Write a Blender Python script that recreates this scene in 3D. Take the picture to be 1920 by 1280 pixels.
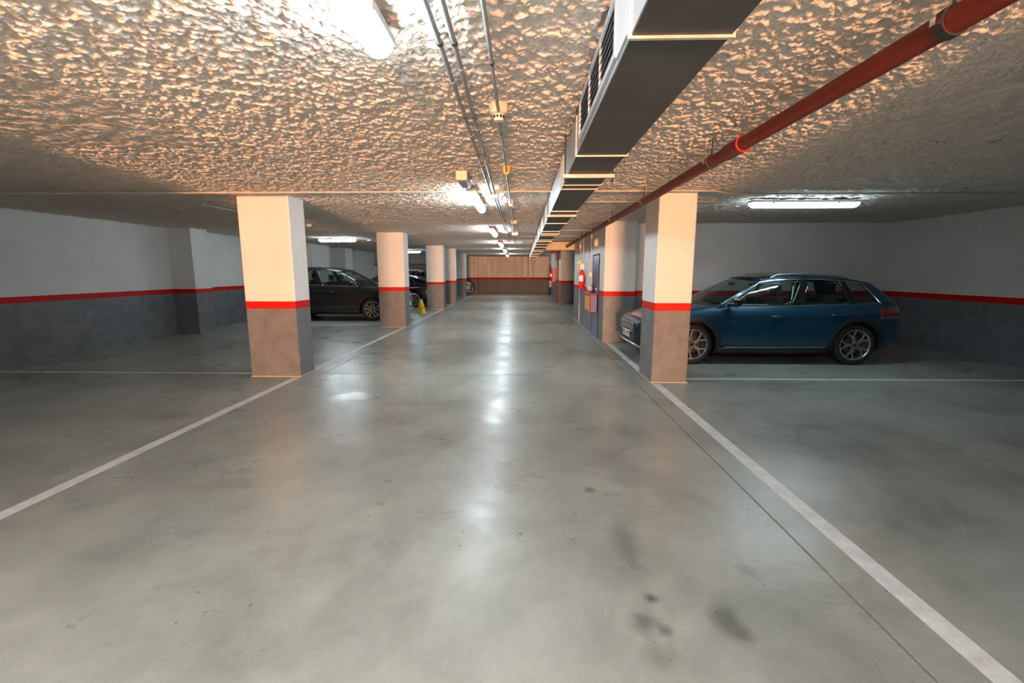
import bpy, bmesh, math, random
import numpy as np
from mathutils import Vector, Matrix
random.seed(7)
for o in list(bpy.data.objects): bpy.data.objects.remove(o)
S = bpy.context.scene
COL = S.collection
R = math.radians

# ------------------------------------------------------------------ camera
CAM_H = 1.53
cd = bpy.data.cameras.new('camera'); cam = bpy.data.objects.new('camera', cd); COL.objects.link(cam)
cd.sensor_fit = 'HORIZONTAL'; cd.sensor_width = 36.0; cd.lens = 850 / 1920 * 36
cd.clip_start = 0.02; cd.clip_end = 200
cam.location = (0, 0, CAM_H)
cam.rotation_euler = (R(90 - 8.761), 0, R(1.465))
S.camera = cam
# ------------------------------------------------------------------ world, big lights, exposure
w = bpy.data.worlds.new('world'); S.world = w; w.use_nodes = True
w.node_tree.nodes['Background'].inputs[0].default_value = (0.55, 0.62, 0.7, 1)
w.node_tree.nodes['Background'].inputs[1].default_value = 0.02
S.view_settings.view_transform = 'Standard'; S.view_settings.look = 'None'
S.view_settings.gamma = 1; S.view_settings.use_curve_mapping = False
S.view_settings.exposure = 0.28
LAMP = 66.0                       # radiance of the cool tube lamps
WARM_REAR = 7700.0                    # warm area light far behind the camera, standing in for an unseen source
al = bpy.data.lights.new('warm_rear_light', 'AREA'); al.shape = 'RECTANGLE'
al.size = 2.6; al.size_y = 1.1; al.energy = WARM_REAR; al.color = (1.0, 0.495, 0.25)
alo = bpy.data.objects.new('warm_rear_light', al); COL.objects.link(alo)
alo.location = (-0.35, -20.0, 0.62); alo.rotation_euler = (R(90), 0, 0)   # faces +y

# ------------------------------------------------------------------ materials
def mat(name, col, rough=0.5, metal=0.0, var=0.0, vscale=6.0, bump=0.0, bscale=60.0, spec=0.5, coat=0.0, emit=None, estr=0.0, stretch=None, bdist=0.01):
    m = bpy.data.materials.new(name); m.use_nodes = True
    nt = m.node_tree; n = nt.nodes; L = nt.links
    p = n['Principled BSDF']
    p.inputs['Base Color'].default_value = (*col, 1); p.inputs['Roughness'].default_value = rough
    p.inputs['Metallic'].default_value = metal; p.inputs['Specular IOR Level'].default_value = spec
    p.inputs['Coat Weight'].default_value = coat; p.inputs['Coat Roughness'].default_value = 0.04
    if emit:
        p.inputs['Emission Color'].default_value = (*emit, 1); p.inputs['Emission Strength'].default_value = estr
    if var or bump:
        g = n.new('ShaderNodeNewGeometry'); src = g.outputs['Position']
        if stretch:
            mp = n.new('ShaderNodeMapping'); mp.inputs['Scale'].default_value = stretch
            L.new(src, mp.inputs['Vector']); src = mp.outputs['Vector']
    if var:
        t = n.new('ShaderNodeTexNoise'); t.inputs['Scale'].default_value = vscale; t.inputs['Detail'].default_value = 8; t.inputs['Roughness'].default_value = 0.65
        L.new(src, t.inputs['Vector'])
        r = n.new('ShaderNodeValToRGB'); r.color_ramp.elements[0].position = 0.3; r.color_ramp.elements[1].position = 0.7
        r.color_ramp.elements[0].color = (*[c * (1 - var) for c in col], 1); r.color_ramp.elements[1].color = (*[min(1, c * (1 + var * 0.6)) for c in col], 1)
        L.new(t.outputs['Fac'], r.inputs['Fac']); L.new(r.outputs['Color'], p.inputs['Base Color'])
    if bump:
        t2 = n.new('ShaderNodeTexNoise'); t2.inputs['Scale'].default_value = bscale; t2.inputs['Detail'].default_value = 4
        L.new(src, t2.inputs['Vector'])
        b = n.new('ShaderNodeBump'); b.inputs['Strength'].default_value = bump; b.inputs['Distance'].default_value = bdist
        L.new(t2.outputs['Fac'], b.inputs['Height']); L.new(b.outputs['Normal'], p.inputs['Normal'])
    return m

def glass_mat(name, tint, gloss=0.12):
    m = bpy.data.materials.new(name); m.use_nodes = True
    nt = m.node_tree; n = nt.nodes; L = nt.links
    n.remove(n['Principled BSDF'])
    tr = n.new('ShaderNodeBsdfTransparent'); tr.inputs[0].default_value = (*tint, 1)
    gl = n.new('ShaderNodeBsdfGlossy'); gl.inputs['Roughness'].default_value = 0.03
    lw = n.new('ShaderNodeLayerWeight'); lw.inputs['Blend'].default_value = 0.5
    pw = n.new('ShaderNodeMath'); pw.operation = 'POWER'; pw.inputs[1].default_value = 5; L.new(lw.outputs['Facing'], pw.inputs[0])
    sc = n.new('ShaderNodeMath'); sc.operation = 'MULTIPLY_ADD'; sc.inputs[1].default_value = 0.9; sc.inputs[2].default_value = 0.035; L.new(pw.outputs[0], sc.inputs[0])
    mx = n.new('ShaderNodeMixShader'); L.new(sc.outputs[0], mx.inputs[0]); L.new(tr.outputs[0], mx.inputs[1]); L.new(gl.outputs[0], mx.inputs[2])
    L.new(mx.outputs[0], n['Material Output'].inputs[0])
    return m

def floor_mat():
    m = bpy.data.materials.new('polished_concrete'); m.use_nodes = True
    nt = m.node_tree; n = nt.nodes; L = nt.links; p = n['Principled BSDF']
    g = n.new('ShaderNodeNewGeometry').outputs['Position']
    def noise(sc, det=8, rough=0.6, dist=0.0):
        t = n.new('ShaderNodeTexNoise'); t.inputs['Scale'].default_value = sc; t.inputs['Detail'].default_value = det
        t.inputs['Roughness'].default_value = rough; t.inputs['Distortion'].default_value = dist; L.new(g, t.inputs['Vector']); return t.outputs['Fac']
    def ramp(f, stops):
        r = n.new('ShaderNodeValToRGB'); e = r.color_ramp.elements
        while len(e) < len(stops): e.new(0.5)
        for el, (ps, c) in zip(e, stops): el.position = ps; el.color = (*c, 1)
        L.new(f, r.inputs['Fac']); return r.outputs['Color']
    def mix(fac, a, b, mode='MIX'):
        x = n.new('ShaderNodeMix'); x.data_type = 'RGBA'; x.blend_type = mode
        if isinstance(fac, float): x.inputs[0].default_value = fac
        else: L.new(fac, x.inputs[0])
        for i, v in ((6, a), (7, b)):
            if isinstance(v, tuple): x.inputs[i].default_value = (*v, 1)
            else: L.new(v, x.inputs[i])
        return x.outputs[2]
    def math_(op, a, b=0.0):
        x = n.new('ShaderNodeMath'); x.operation = op; x.use_clamp = False
        for i, v in enumerate((a, b)):
            if isinstance(v, (int, float)): x.inputs[i].default_value = v
            else: L.new(v, x.inputs[i])
        return x.outputs[0]
    c = ramp(noise(0.9, 9, 0.62, 0.4), [(0.28, (0.225, 0.23, 0.203)), (0.5, (0.36, 0.37, 0.328)), (0.74, (0.465, 0.475, 0.42))])
    c2 = ramp(noise(4.5, 10, 0.7, 0.3), [(0.15, (0.62, 0.63, 0.61)), (0.72, (1, 1, 1))])
    c = mix(0.75, c, c2, 'MULTIPLY')
    c3 = ramp(noise(60, 4, 0.6), [(0.3, (0.86, 0.86, 0.86)), (0.6, (1, 1, 1))]); c = mix(0.6, c, c3, 'MULTIPLY')
    # small dark pits and droppings
    v = n.new('ShaderNodeTexVoronoi'); v.inputs['Scale'].default_value = 3.3; v.voronoi_dimensions = '2D'; L.new(g, v.inputs['Vector'])
    pit = math_('LESS_THAN', v.outputs['Distance'], 0.026)
    sel = n.new('ShaderNodeSeparateColor'); L.new(v.outputs['Color'], sel.inputs[0])
    pit = math_('MULTIPLY', pit, math_('GREATER_THAN', sel.outputs[0], 0.72))
    c = mix(math_('MULTIPLY', pit, 0.6), c, (0.07, 0.07, 0.06))
    # oil stains with places of their own
    sx = n.new('ShaderNodeSeparateXYZ'); L.new(g, sx.inputs[0])
    wob = math_('MULTIPLY', math_('SUBTRACT', noise(9, 5, 0.6), 0.5), 1.5)
    for (x, y, rx, ry, k) in [(0.475, 3.033, .035, .05, .6), (0.608, 1.956, .028, .025, .7), (0.90, 1.83, .065, .085, .5), (0.93, 1.74, .05, .05, .45), (0.532, 1.80, .06, .07, .45), (0.62, 1.76, .03, .03, .5),
                              (0.60, 2.44, .08, .20, .28), (0.58, 2.25, .06, .25, .2), (-1.254, 4.405, .025, .04, .8), (1.158, 2.16, .05, .05, .35), (-2.10, 5.30, .22, .09, .3), (0.62, 4.3, .16, .05, .35),
                              (1.0, 4.9, .2, .25, .22), (0.55, 1.62, .07, .06, .35), (-0.9, 7.6, .35, .3, .16), (0.8, 8.6, .5, .8, .18), (-1.6, 9.5, .5, .9, .15), (0.2, 11.5, .8, 1.4, .18), (2.4, 5.2, .25, .12, .35), (2.9, 4.4, .2, .1, .35)]:
        dx = math_('DIVIDE', math_('SUBTRACT', sx.outputs[0], x), rx); dy = math_('DIVIDE', math_('SUBTRACT', sx.outputs[1], y), ry)
        d = math_('ADD', math_('SQRT', math_('ADD', math_('MULTIPLY', dx, dx), math_('MULTIPLY', dy, dy))), wob)
        mr = n.new('ShaderNodeMapRange'); mr.inputs[1].default_value = 0.2; mr.inputs[2].default_value = 1.5; mr.inputs[3].default_value = min(.8, k * (1.25 if y < 3.5 else 0.7)); mr.inputs[4].default_value = 0
        L.new(d, mr.inputs[0]); c = mix(mr.outputs[0], c, (0.06, 0.058, 0.045))
    L.new(c, p.inputs['Base Color'])
    rr = n.new('ShaderNodeMapRange'); rr.inputs[1].default_value = 0.3; rr.inputs[2].default_value = 0.7; rr.inputs[3].default_value = 0.23; rr.inputs[4].default_value = 0.42
    L.new(noise(1.7, 8, 0.65, 0.5), rr.inputs[0]); L.new(rr.outputs[0], p.inputs['Roughness'])
    p.inputs['Specular IOR Level'].default_value = 0.5
    b = n.new('ShaderNodeBump'); b.inputs['Strength'].default_value = 0.05; b.inputs['Distance'].default_value = 0.01
    L.new(noise(14, 5), b.inputs['Height']); L.new(b.outputs['Normal'], p.inputs['Normal'])
    return m

M = dict(
    floor=floor_mat(),
    joint=mat('joint_filler', (0.05, 0.05, 0.048), 0.8),
    line=mat('line_paint', (0.70, 0.71, 0.70), 0.45, var=0.25, vscale=9, bump=0.05),
    ceil=mat('sprayed_ceiling', (0.84, 0.73, 0.635), 0.85, var=0.10, vscale=3, bump=0.7, bscale=48, spec=0.25, bdist=.02),  # warm light tinted into the base colour of the grey coat
    cream=mat('cream_wall_paint', (0.70, 0.685, 0.655), 0.55, var=0.07, vscale=2.2, bump=0.06, bscale=120),
    grimy=mat('grimy_wall_paint', (0.70, 0.60, 0.52), 0.6, var=0.30, vscale=1.2, bump=0.06, bscale=80, stretch=(3, 3, 0.5)),
    rough=mat('bare_concrete', (0.30, 0.285, 0.27), 0.7, var=0.3, vscale=3, bump=0.2, bscale=60, stretch=(2, 2, 0.6)),
    stripe=mat('red_stripe_paint', (0.56, 0.004, 0.0015), 0.55, var=0.12, vscale=5, spec=0.25),
    dado=mat('grey_dado_paint', (0.155, 0.16, 0.17), 0.45, var=0.30, vscale=4.5, bump=0.12, bscale=40),
    darkstripe=mat('dark_red_stripe_paint', (0.36, 0.012, 0.008), 0.6, var=0.2, vscale=5, spec=0.2),  # end wall stripe and dado are darker than on the other walls
    darkdado=mat('dark_brown_grey_dado_paint', (0.075, 0.07, 0.075), 0.5, var=0.25, vscale=2),
    fillet=mat('mortar_fillet', (0.50, 0.42, 0.33), 0.8, var=0.4, vscale=30, bump=0.5),
    galv=mat('galvanised_steel', (0.44, 0.46, 0.47), 0.42, 0.55, var=0.12, vscale=4, bump=0.03, bscale=20),
    ductdark=mat('duct_dark_underside', (0.09, 0.095, 0.09), 0.6, 0.1, var=0.2, vscale=2.5),  # underside darker than the galvanised sides
    chan=mat('beige_channel', (0.62, 0.56, 0.48), 0.5, 0.1, var=0.15, vscale=12),
    slat=mat('louvre_aluminium', (0.55, 0.58, 0.60), 0.4, 0.4),
    black=mat('black_void', (0.012, 0.012, 0.013), 0.6),
    redpipe=mat('red_pipe_paint', (0.20, 0.020, 0.006), 0.5, var=0.12, vscale=5),
    redbright=mat('bright_red_plastic', (0.70, 0.012, 0.010), 0.35),
    conduit=mat('grey_conduit_plastic', (0.30, 0.32, 0.335), 0.4),
    pvc=mat('beige_conduit_plastic', (0.58, 0.53, 0.46), 0.45, var=0.1, vscale=8),
    beige=mat('beige_plastic', (0.74, 0.64, 0.48), 0.45),
    yellowed=mat('yellowed_plastic', (0.80, 0.52, 0.17), 0.45),
    dark=mat('dark_steel', (0.06, 0.055, 0.05), 0.5, 0.5),
    lampbody=mat('lamp_housing_grey', (0.45, 0.46, 0.47), 0.5),
    lampglow=mat('lit_diffuser', (0.9, 0.9, 0.9), 0.4, emit=(0.78, 0.92, 1.0), estr=LAMP),
    lampstrong=mat('bright_lit_diffuser', (0.9, 0.9, 0.9), 0.4, emit=(0.78, 0.92, 1.0), estr=LAMP * 0.9),
    lampfill=mat('fill_lit_diffuser', (0.9, 0.9, 0.9), 0.4, emit=(0.80, 0.92, 1.0), estr=LAMP * 4.8),  # extra strong glow for the added lamp behind the viewer
    lampweak=mat('aged_lit_diffuser', (0.9, 0.9, 0.9), 0.4, emit=(0.62, 0.87, 1.0), estr=LAMP * 0.5),
    diffuser_off=mat('unlit_diffuser', (0.28, 0.32, 0.35), 0.2),
    boxed=mat('boxed_branch_paint', (0.80, 0.62, 0.38), 0.6, var=0.15, vscale=4),
    door=mat('blue_door_paint', (0.045, 0.11, 0.24), 0.3, var=0.1, vscale=3),
    poster=mat('poster_paper', (0.10, 0.08, 0.16), 0.3, var=0.8, vscale=14),
    white=mat('white_plastic', (0.78, 0.77, 0.74), 0.4),
    signblue=mat('sign_blue', (0.10, 0.22, 0.42), 0.4),
    orange=mat('orange_print', (0.85, 0.36, 0.05), 0.4, var=0.5, vscale=16),
    purple=mat('purple_sheen', (0.06, 0.03, 0.20), 0.3),  # glossy reflection on the box side put in as a flat purple
    redbox=mat('dark_red_plastic', (0.45, 0.02, 0.015), 0.35),
    yellow=mat('yellow_plastic', (0.78, 0.50, 0.02), 0.4),
    rubber=mat('tyre_rubber', (0.015, 0.015, 0.016), 0.75, bump=0.1, bscale=80),
    alloy=mat('alloy_silver', (0.72, 0.70, 0.68), 0.25, 0.9),
    alloydark=mat('alloy_black', (0.02, 0.02, 0.022), 0.3, 0.5),
    chrome=mat('chrome', (0.82, 0.83, 0.85), 0.12, 1.0),
    trim=mat('black_trim', (0.014, 0.014, 0.015), 0.45),
    gloss=mat('gloss_black', (0.006, 0.006, 0.007), 0.12, coat=0.5),
    lens=mat('headlight_lens', (0.03, 0.033, 0.036), 0.08, 0.2, coat=1.0),
    redlens=mat('tail_lens', (0.16, 0.005, 0.006), 0.12, coat=1.0),
    seat=mat('seat_cloth', (0.018, 0.018, 0.020), 0.8),
    plate=mat('plate_white', (0.78, 0.78, 0.76), 0.4),
    plateblue=mat('plate_blue', (0.02, 0.07, 0.35), 0.4),
    glass=glass_mat('car_glass', (0.80, 0.86, 0.84)),
    wood=mat('scuffed_board', (0.3, 0.25, 0.2), 0.7),
    bag=mat('crumpled_plastic_bag', (0.55, 0.53, 0.54), 0.3, bump=0.6, bscale=30),
)

# ------------------------------------------------------------------ mesh helpers
class MB:
    def __init__(s): s.v = []; s.f = []
    def add(s, vs, fs):
        b = len(s.v); s.v += [tuple(p) for p in vs]; s.f += [tuple(b + i for i in f) for f in fs]; return s
    def box(s, x0, x1, y0, y1, z0, z1, bev=0.0):
        if x0 > x1: x0, x1 = x1, x0
        if y0 > y1: y0, y1 = y1, y0
        if bev <= 0:
            vs = [(x, y, z) for z in (z0, z1) for y in (y0, y1) for x in (x0, x1)]
            return s.add(vs, [(0, 2, 3, 1), (4, 5, 7, 6), (0, 1, 5, 4), (2, 6, 7, 3), (0, 4, 6, 2), (1, 3, 7, 5)])
        bm = bmesh.new(); bmesh.ops.create_cube(bm, size=1)
        for v in bm.verts: v.co = ((x0 + x1) / 2 + v.co.x * (x1 - x0), (y0 + y1) / 2 + v.co.y * (y1 - y0), (z0 + z1) / 2 + v.co.z * (z1 - z0))
        bmesh.ops.bevel(bm, geom=bm.edges[:], offset=bev, segments=2, profile=0.5, affect='EDGES')
        bm.verts.index_update(); s.add([v.co[:] for v in bm.verts], [[v.index for v in f.verts] for f in bm.faces]); bm.free(); return s
    def prism(s, poly, z0, z1):
        n = len(poly); vs = [(x, y, z0) for x, y in poly] + [(x, y, z1) for x, y in poly]
        fs = [(i, (i + 1) % n, n + (i + 1) % n, n + i) for i in range(n)] + [tuple(range(n))[::-1], tuple(range(n, 2 * n))]
        return s.add(vs, fs)
    def prism_y(s, poly, y0, y1):            # poly in (x, z)
        n = len(poly); vs = [(x, y0, z) for x, z in poly] + [(x, y1, z) for x, z in poly]
        fs = [(i, n + i, n + (i + 1) % n, (i + 1) % n) for i in range(n)] + [tuple(range(n)), tuple(range(n, 2 * n))[::-1]]
        return s.add(vs, fs)
    def tube(s, pts, r, n=10, cap=True, closed=False):
        pts = [Vector(p) for p in pts]; rings = []; N = len(pts)
        rs = r if isinstance(r, (list, tuple)) else [r] * N
        for i, p in enumerate(pts):
            a = pts[(i - 1) % N] if (i or closed) else p; b = pts[(i + 1) % N] if (i < N - 1 or closed) else p
            t = (b - a).normalized(); u = t.cross(Vector((0, 0, 1)))
            if u.length < 1e-3: u = t.cross(Vector((1, 0, 0)))
            u.normalize(); v = u.cross(t)
            rings.append([(p + (u * math.cos(k * 2 * math.pi / n) + v * math.sin(k * 2 * math.pi / n)) * rs[i])[:] for k in range(n)])
        vs = [q for g in rings for q in g]; fs = []
        for i in range(N if closed else N - 1):
            for k in range(n):
                j = (i + 1) % N; fs.append((i * n + k, i * n + (k + 1) % n, j * n + (k + 1) % n, j * n + k))
        if cap and not closed: fs += [tuple(range(n))[::-1], tuple(range((N - 1) * n, N * n))]
        return s.add(vs, fs)
    def lathe(s, prof, c, axis='z', n=20):   # prof: (radius, height)
        vs = []; fs = []
        for (r, h) in prof:
            for k in range(n):
                a = k * 2 * math.pi / n; p, q = r * math.cos(a), r * math.sin(a)
                vs.append({'z': (c[0] + p, c[1] + q, c[2] + h), 'y': (c[0] + p, c[1] + h, c[2] + q), 'x': (c[0] + h, c[1] + p, c[2] + q)}[axis])
        for i in range(len(prof) - 1):
            for k in range(n): fs.append((i * n + k, i * n + (k + 1) % n, (i + 1) * n + (k + 1) % n, (i + 1) * n + k))
        if prof[0][0] > 1e-6: fs.append(tuple(range(n))[::-1])
        if prof[-1][0] > 1e-6: fs.append(tuple(range((len(prof) - 1) * n, len(prof) * n)))
        return s.add(vs, fs)
    def grid(s, P):                          # P[i][j] points
        a, b = len(P), len(P[0]); vs = [tuple(q) for r in P for q in r]
        return s.add(vs, [(i * b + j, i * b + j + 1, (i + 1) * b + j + 1, (i + 1) * b + j) for i in range(a - 1) for j in range(b - 1)])
    def build(s, name, m, parent=None, smooth=False, fix=True):
        me = bpy.data.meshes.new(name); me.from_pydata(s.v, [], s.f)
        if fix:
            bm = bmesh.new(); bm.from_mesh(me); bmesh.ops.remove_doubles(bm, verts=bm.verts, dist=1e-6); bmesh.ops.recalc_face_normals(bm, faces=bm.faces); bm.to_mesh(me); bm.free()
        me.materials.append(m if not isinstance(m, str) else M[m])
        o = bpy.data.objects.new(name, me); COL.objects.link(o)
        if parent is not None: o.parent = parent
        if smooth: shade(o, 40 if smooth is True else smooth)
        return o
def shade(o, ang=40):
    me = o.data; me.polygons.foreach_set('use_smooth', [True] * len(me.polygons))
    bm = bmesh.new(); bm.from_mesh(me)
    for e in bm.edges:
        if len(e.link_faces) == 2 and e.calc_face_angle(0) > R(ang): e.smooth = False
    bm.to_mesh(me); bm.free()
def solid(o, t, off=-1):
    md = o.modifiers.new('solid', 'SOLIDIFY'); md.thickness = t; md.offset = off; return o
def thing(name, label, cat, loc=(0, 0, 0), rz=0.0, group=None):
    o = bpy.data.objects.new(name, None); COL.objects.link(o); o.location = loc; o.rotation_euler = (0, 0, rz); o.empty_display_size = 0.1
    o['label'] = label; o['category'] = cat
    if group: o['group'] = group
    return o
def tag(o, label, cat, group=None):
    o['label'] = label; o['category'] = cat
    if group: o['group'] = group
    return o
def struct(name, label, cat=None):
    o = bpy.data.objects.new(name, None); COL.objects.link(o); o['kind'] = 'structure'; o['label'] = label; o['category'] = cat or name.split('_')[0]
    return o
def plab(o, t): o['label'] = t; return o

# ------------------------------------------------------------------ floor
fl = MB().box(-8.9, 8.3, -21, 34, -0.20, -0.012).build('floor', 'joint'); fl['kind'] = 'structure'; tag(fl, 'polished grey concrete floor of the car park', 'floor')
xs = [-8.9, -3.04, 1.57, 8.3]; ys = [-21, -14, -5.6, 0.5, 6.65, 9.68, 12.75, 18.85, 25, 34]
J = 0.006
for i in range(3):
    yy = [y for y in ys if not (y == 9.68 and i != 0)]
    for a, b in zip(yy[:-1], yy[1:]):
        MB().box(xs[i] + J, xs[i + 1] - J, a + J, b - J, -0.012, 0.0, 0.0015).build('floor_slab', 'floor', fl)
def line(x0, x1, y0, y1): MB().box(x0, x1, y0, y1, 0.0, 0.0015).build('painted_line', 'line', fl)
for a, b in ((-6, 6.15), (6.95, 9.95)): line(1.775, 1.885, a, b)
for a, b in ((-6, 6.38), (6.95, 12.42), (13.05, 18.62), (19.12, 21.5), (22.1, 33.2)): line(-3.36, -3.26, a, b)
line(2.32, 7.9, 6.42, 6.50); line(-8.5, -4.05, 12.90, 12.97); line(-8.5, -4.05, 18.5, 18.57); line(-8.5, -4.05, 6.62, 6.7); line(1.9, 3.4, 15.85, 15.92)

# ------------------------------------------------------------------ ceiling: sprayed rough coat, really uneven near the camera
ZC = 2.60
rng = np.random.default_rng(11)
TAB = rng.random((512, 512))
def vnoise(x, y, lx, ly, off):
    u = x / lx + off * 17.3 + 1000; v = y / ly + off * 29.7 + 1000
    i = np.floor(u).astype(int); j = np.floor(v).astype(int); fu = u - i; fv = v - j
    fu = fu * fu * (3 - 2 * fu); fv = fv * fv * (3 - 2 * fv)
    g = lambda a, b: TAB[a % 512, b % 512]
    return (g(i, j) * (1 - fu) + g(i + 1, j) * fu) * (1 - fv) + (g(i, j + 1) * (1 - fu) + g(i + 1, j + 1) * fu) * fv
def coat_h(x, y):
    wx = x + 0.03 * (vnoise(x, y, .11, .11, 5) - .5); wy = y + 0.03 * (vnoise(x, y, .11, .11, 6) - .5)
    n1 = vnoise(wx, wy, .050, .036, 1); n2 = vnoise(wx, wy, .027, .021, 2); n3 = vnoise(wx, wy, .016, .013, 3); n0 = vnoise(x, y, .5, .4, 4)
    st = lambda q, a, b: np.clip((q - a) / (b - a), 0, 1) ** 2 * (3 - 2 * np.clip((q - a) / (b - a), 0, 1))
    return 0.011 * st(n1, .25, .72) * (0.7 + 0.6 * n0) + 0.012 * st(n2, .28, .70) + 0.008 * st(n3, .25, .75)
cb = MB().box(-8.9, 8.3, -21, 34, ZC, ZC + 0.2).build('ceiling', 'ceil'); cb['kind'] = 'structure'; tag(cb, 'rough sprayed ceiling of the car park, tinted with warm light', 'ceiling')
def patch(x0, x1, y0, y1, sx, sy):
    nx = int((x1 - x0) / sx) + 1; ny = int((y1 - y0) / sy) + 1
    X, Y = np.meshgrid(np.linspace(x0, x1, nx), np.linspace(y0, y1, ny))
    Z = ZC - 0.002 - coat_h(X, Y)
    co = np.stack([X, Y, Z], -1).reshape(-1, 3)
    idx = np.arange(nx * ny).reshape(ny, nx)
    q = np.stack([idx[:-1, :-1], idx[1:, :-1], idx[1:, 1:], idx[:-1, 1:]], -1).reshape(-1, 4)
    me = bpy.data.meshes.new('sprayed_coat'); me.vertices.add(len(co)); me.vertices.foreach_set('co', co.ravel())
    me.loops.add(q.size); me.loops.foreach_set('vertex_index', q.ravel()); me.polygons.add(len(q))
    me.polygons.foreach_set('loop_start', np.arange(0, q.size, 4)); me.polygons.foreach_set('loop_total', np.full(len(q), 4))
    me.update(); me.validate(); me.polygons.foreach_set('use_smooth', [True] * len(q)); me.materials.append(M['ceil'])
    o = bpy.data.objects.new('sprayed_coat', me); COL.objects.link(o); o.parent = cb; o['kind'] = 'stuff'
patch(-2.6, 2.6, 0.6, 4.0, .0075, .0070)
patch(-5.6, -2.6, 0.6, 4.0, .028, .024); patch(2.6, 5.6, 0.6, 4.0, .028, .024)
patch(-4.2, 3.4, 4.0, 7.2, .012, .010); patch(-8.9, -4.2, 4.0, 7.2, .03, .025); patch(3.4, 5.6, 4.0, 7.2, .03, .025); patch(-8.9, 5.6, 7.2, 10.3, .024, .018)
patch(-8.9, 2.4, 10.3, 21, .05, .035)
patch(5.6, 8.3, 4.0, 10.3, .05, .05)

# ------------------------------------------------------------------ walls and columns with their paint bands
Z1, Z2 = 1.0, 1.108
def cham(x0, x1, y0, y1, c=0.012):
    return [(x0 + c, y0), (x1 - c, y0), (x1, y0 + c), (x1, y1 - c), (x1 - c, y1), (x0 + c, y1), (x0, y1 - c), (x0, y0 + c)]
def grow(poly, d):
    cx = sum(p[0] for p in poly) / len(poly); cy = sum(p[1] for p in poly) / len(poly)
    return [(x + (d if x > cx else -d), y + (d if y > cy else -d)) for x, y in poly]
def bands(root, poly, upper='cream', top=ZC, lower='dado', names=('upper_wall', 'red_stripe', 'grey_dado'), stripe='stripe', z1=None):
    Z1 = z1 or 1.0
    MB().prism(poly, 0, Z1).build(names[2], lower, root); MB().prism(poly, Z1, Z2).build(names[1], stripe, root); MB().prism(poly, Z2, top).build(names[0], upper, root)
def column(x0, x1, y0, y1, label):
    t = thing('column', label, 'column', ((x0 + x1) / 2, (y0 + y1) / 2, 0), group='banded concrete columns')
    hx, hy = (x1 - x0) / 2, (y1 - y0) / 2; p = cham(-hx, hx, -hy, hy)
    bands(t, p, names=('upper_shaft', 'red_stripe', 'grey_base'))
    MB().prism(cham(-hx - .012, hx + .012, -hy - .012, hy + .012), 0, 0.012).build('mortar_fillet', 'fillet', t)
    return t
column(-4.01, -3.28, 6.44, 6.90, 'nearest column on the left, beside the white line at the frame edge')
column(-4.01, -3.28, 12.50, 13.03, 'left column standing in front of the nose of the dark suv')
column(-4.00, -3.29, 18.70, 19.10, 'left column just past the yellow floor sign')
column(-4.00, -3.25, 21.60, 22.08, 'fourth column on the left, half hidden by the one after the yellow sign')
column(-4.15, -3.58, 28.0, 28.55, 'farthest column on the left, beside the silver car')
column(1.78, 2.275, 6.21, 6.88, 'right column in front of the blue car')

wb = struct('wall_back', 'stained far end wall with dark red stripe'); bands(wb, [(-9, 33.4), (3, 33.4), (3, 33.7), (-9, 33.7)], 'grimy', lower='darkdado', stripe='darkstripe', z1=.95)
bands(wb, [(-4.6, 33.0), (-3.30, 33.0), (-3.30, 33.4), (-4.6, 33.4)], 'grimy', names=('pilaster_upper', 'pilaster_stripe', 'pilaster_dado'), lower='darkdado', stripe='darkstripe', z1=.95)
MB().tube([(0.32, 33.37, 0), (0.32, 33.37, ZC)], 0.03).build('drain_pipe', 'rough', wb)
wl = struct('wall_left', 'bluish white left side wall behind the parked cars'); bands(wl, [(-8.9, -2), (-8.6, -2), (-8.6, 33.4), (-8.9, 33.4)])
for (a, b) in ((17.3, 18.9), (20.6, 21.5), (5.0, 5.6), (11.0, 11.6)):
    bands(wl, [(-8.6, a), (-8.05, a), (-8.05, b), (-8.6, b)], names=('pilaster_upper', 'pilaster_stripe', 'pilaster_dado'))
wc = struct('wall_core', 'right service core wall with blue door and fire gear')
bands(wc, [(1.73, 9.9), (2.40, 9.9), (2.40, 10.3), (8.3, 10.3), (8.3, 15.72), (1.73, 15.72)])
wd = struct('wall_core_far', 'far right service wall past the recess with red riser pipe')
bands(wd, [(1.72, 21.3), (4.5, 23.2), (4.5, 33.4), (1.80, 33.4)])
wr = struct('wall_right', 'right side wall of the car park'); bands(wr, [(8.0, -2), (8.3, -2), (8.3, 10.3), (8.0, 10.3)])
bands(wr, [(4.5, 15.72), (4.8, 15.72), (4.8, 24), (4.5, 24)], names=('recess_upper', 'recess_stripe', 'recess_dado'))
wz = struct('wall_rear', 'end wall behind the viewer'); bands(wz, [(-4.3, -20.7), (2.2, -20.7), (2.2, -20.4), (-4.3, -20.4)])
we = struct('wall_baffle_right', 'right baffle wall added behind the viewer to narrow the warm light'); bands(we, [(1.95, -20.4), (2.25, -20.4), (2.25, 0.9), (1.95, 0.9)])  # unseen wall added to keep the warm light off the right bay
bands(we, [(2.25, -2.3), (8.3, -2.3), (8.3, -2.0), (2.25, -2.0)], names=('return_upper', 'return_stripe', 'return_dado'))
wf_ = struct('wall_baffle_left', 'left baffle wall added behind the viewer to narrow the warm light'); bands(wf_, [(-4.3, -20.4), (-3.62, -20.4), (-3.62, 1.2), (-4.3, 1.2)])  # unseen wall added to keep the warm light off the left bay
bands(wf_, [(-8.9, -2.3), (-4.3, -2.3), (-4.3, -2.0), (-8.9, -2.0)], names=('return_upper', 'return_stripe', 'return_dado'))
db = struct('wall_downstand', 'dark concrete downstand over the far left bays')
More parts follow.
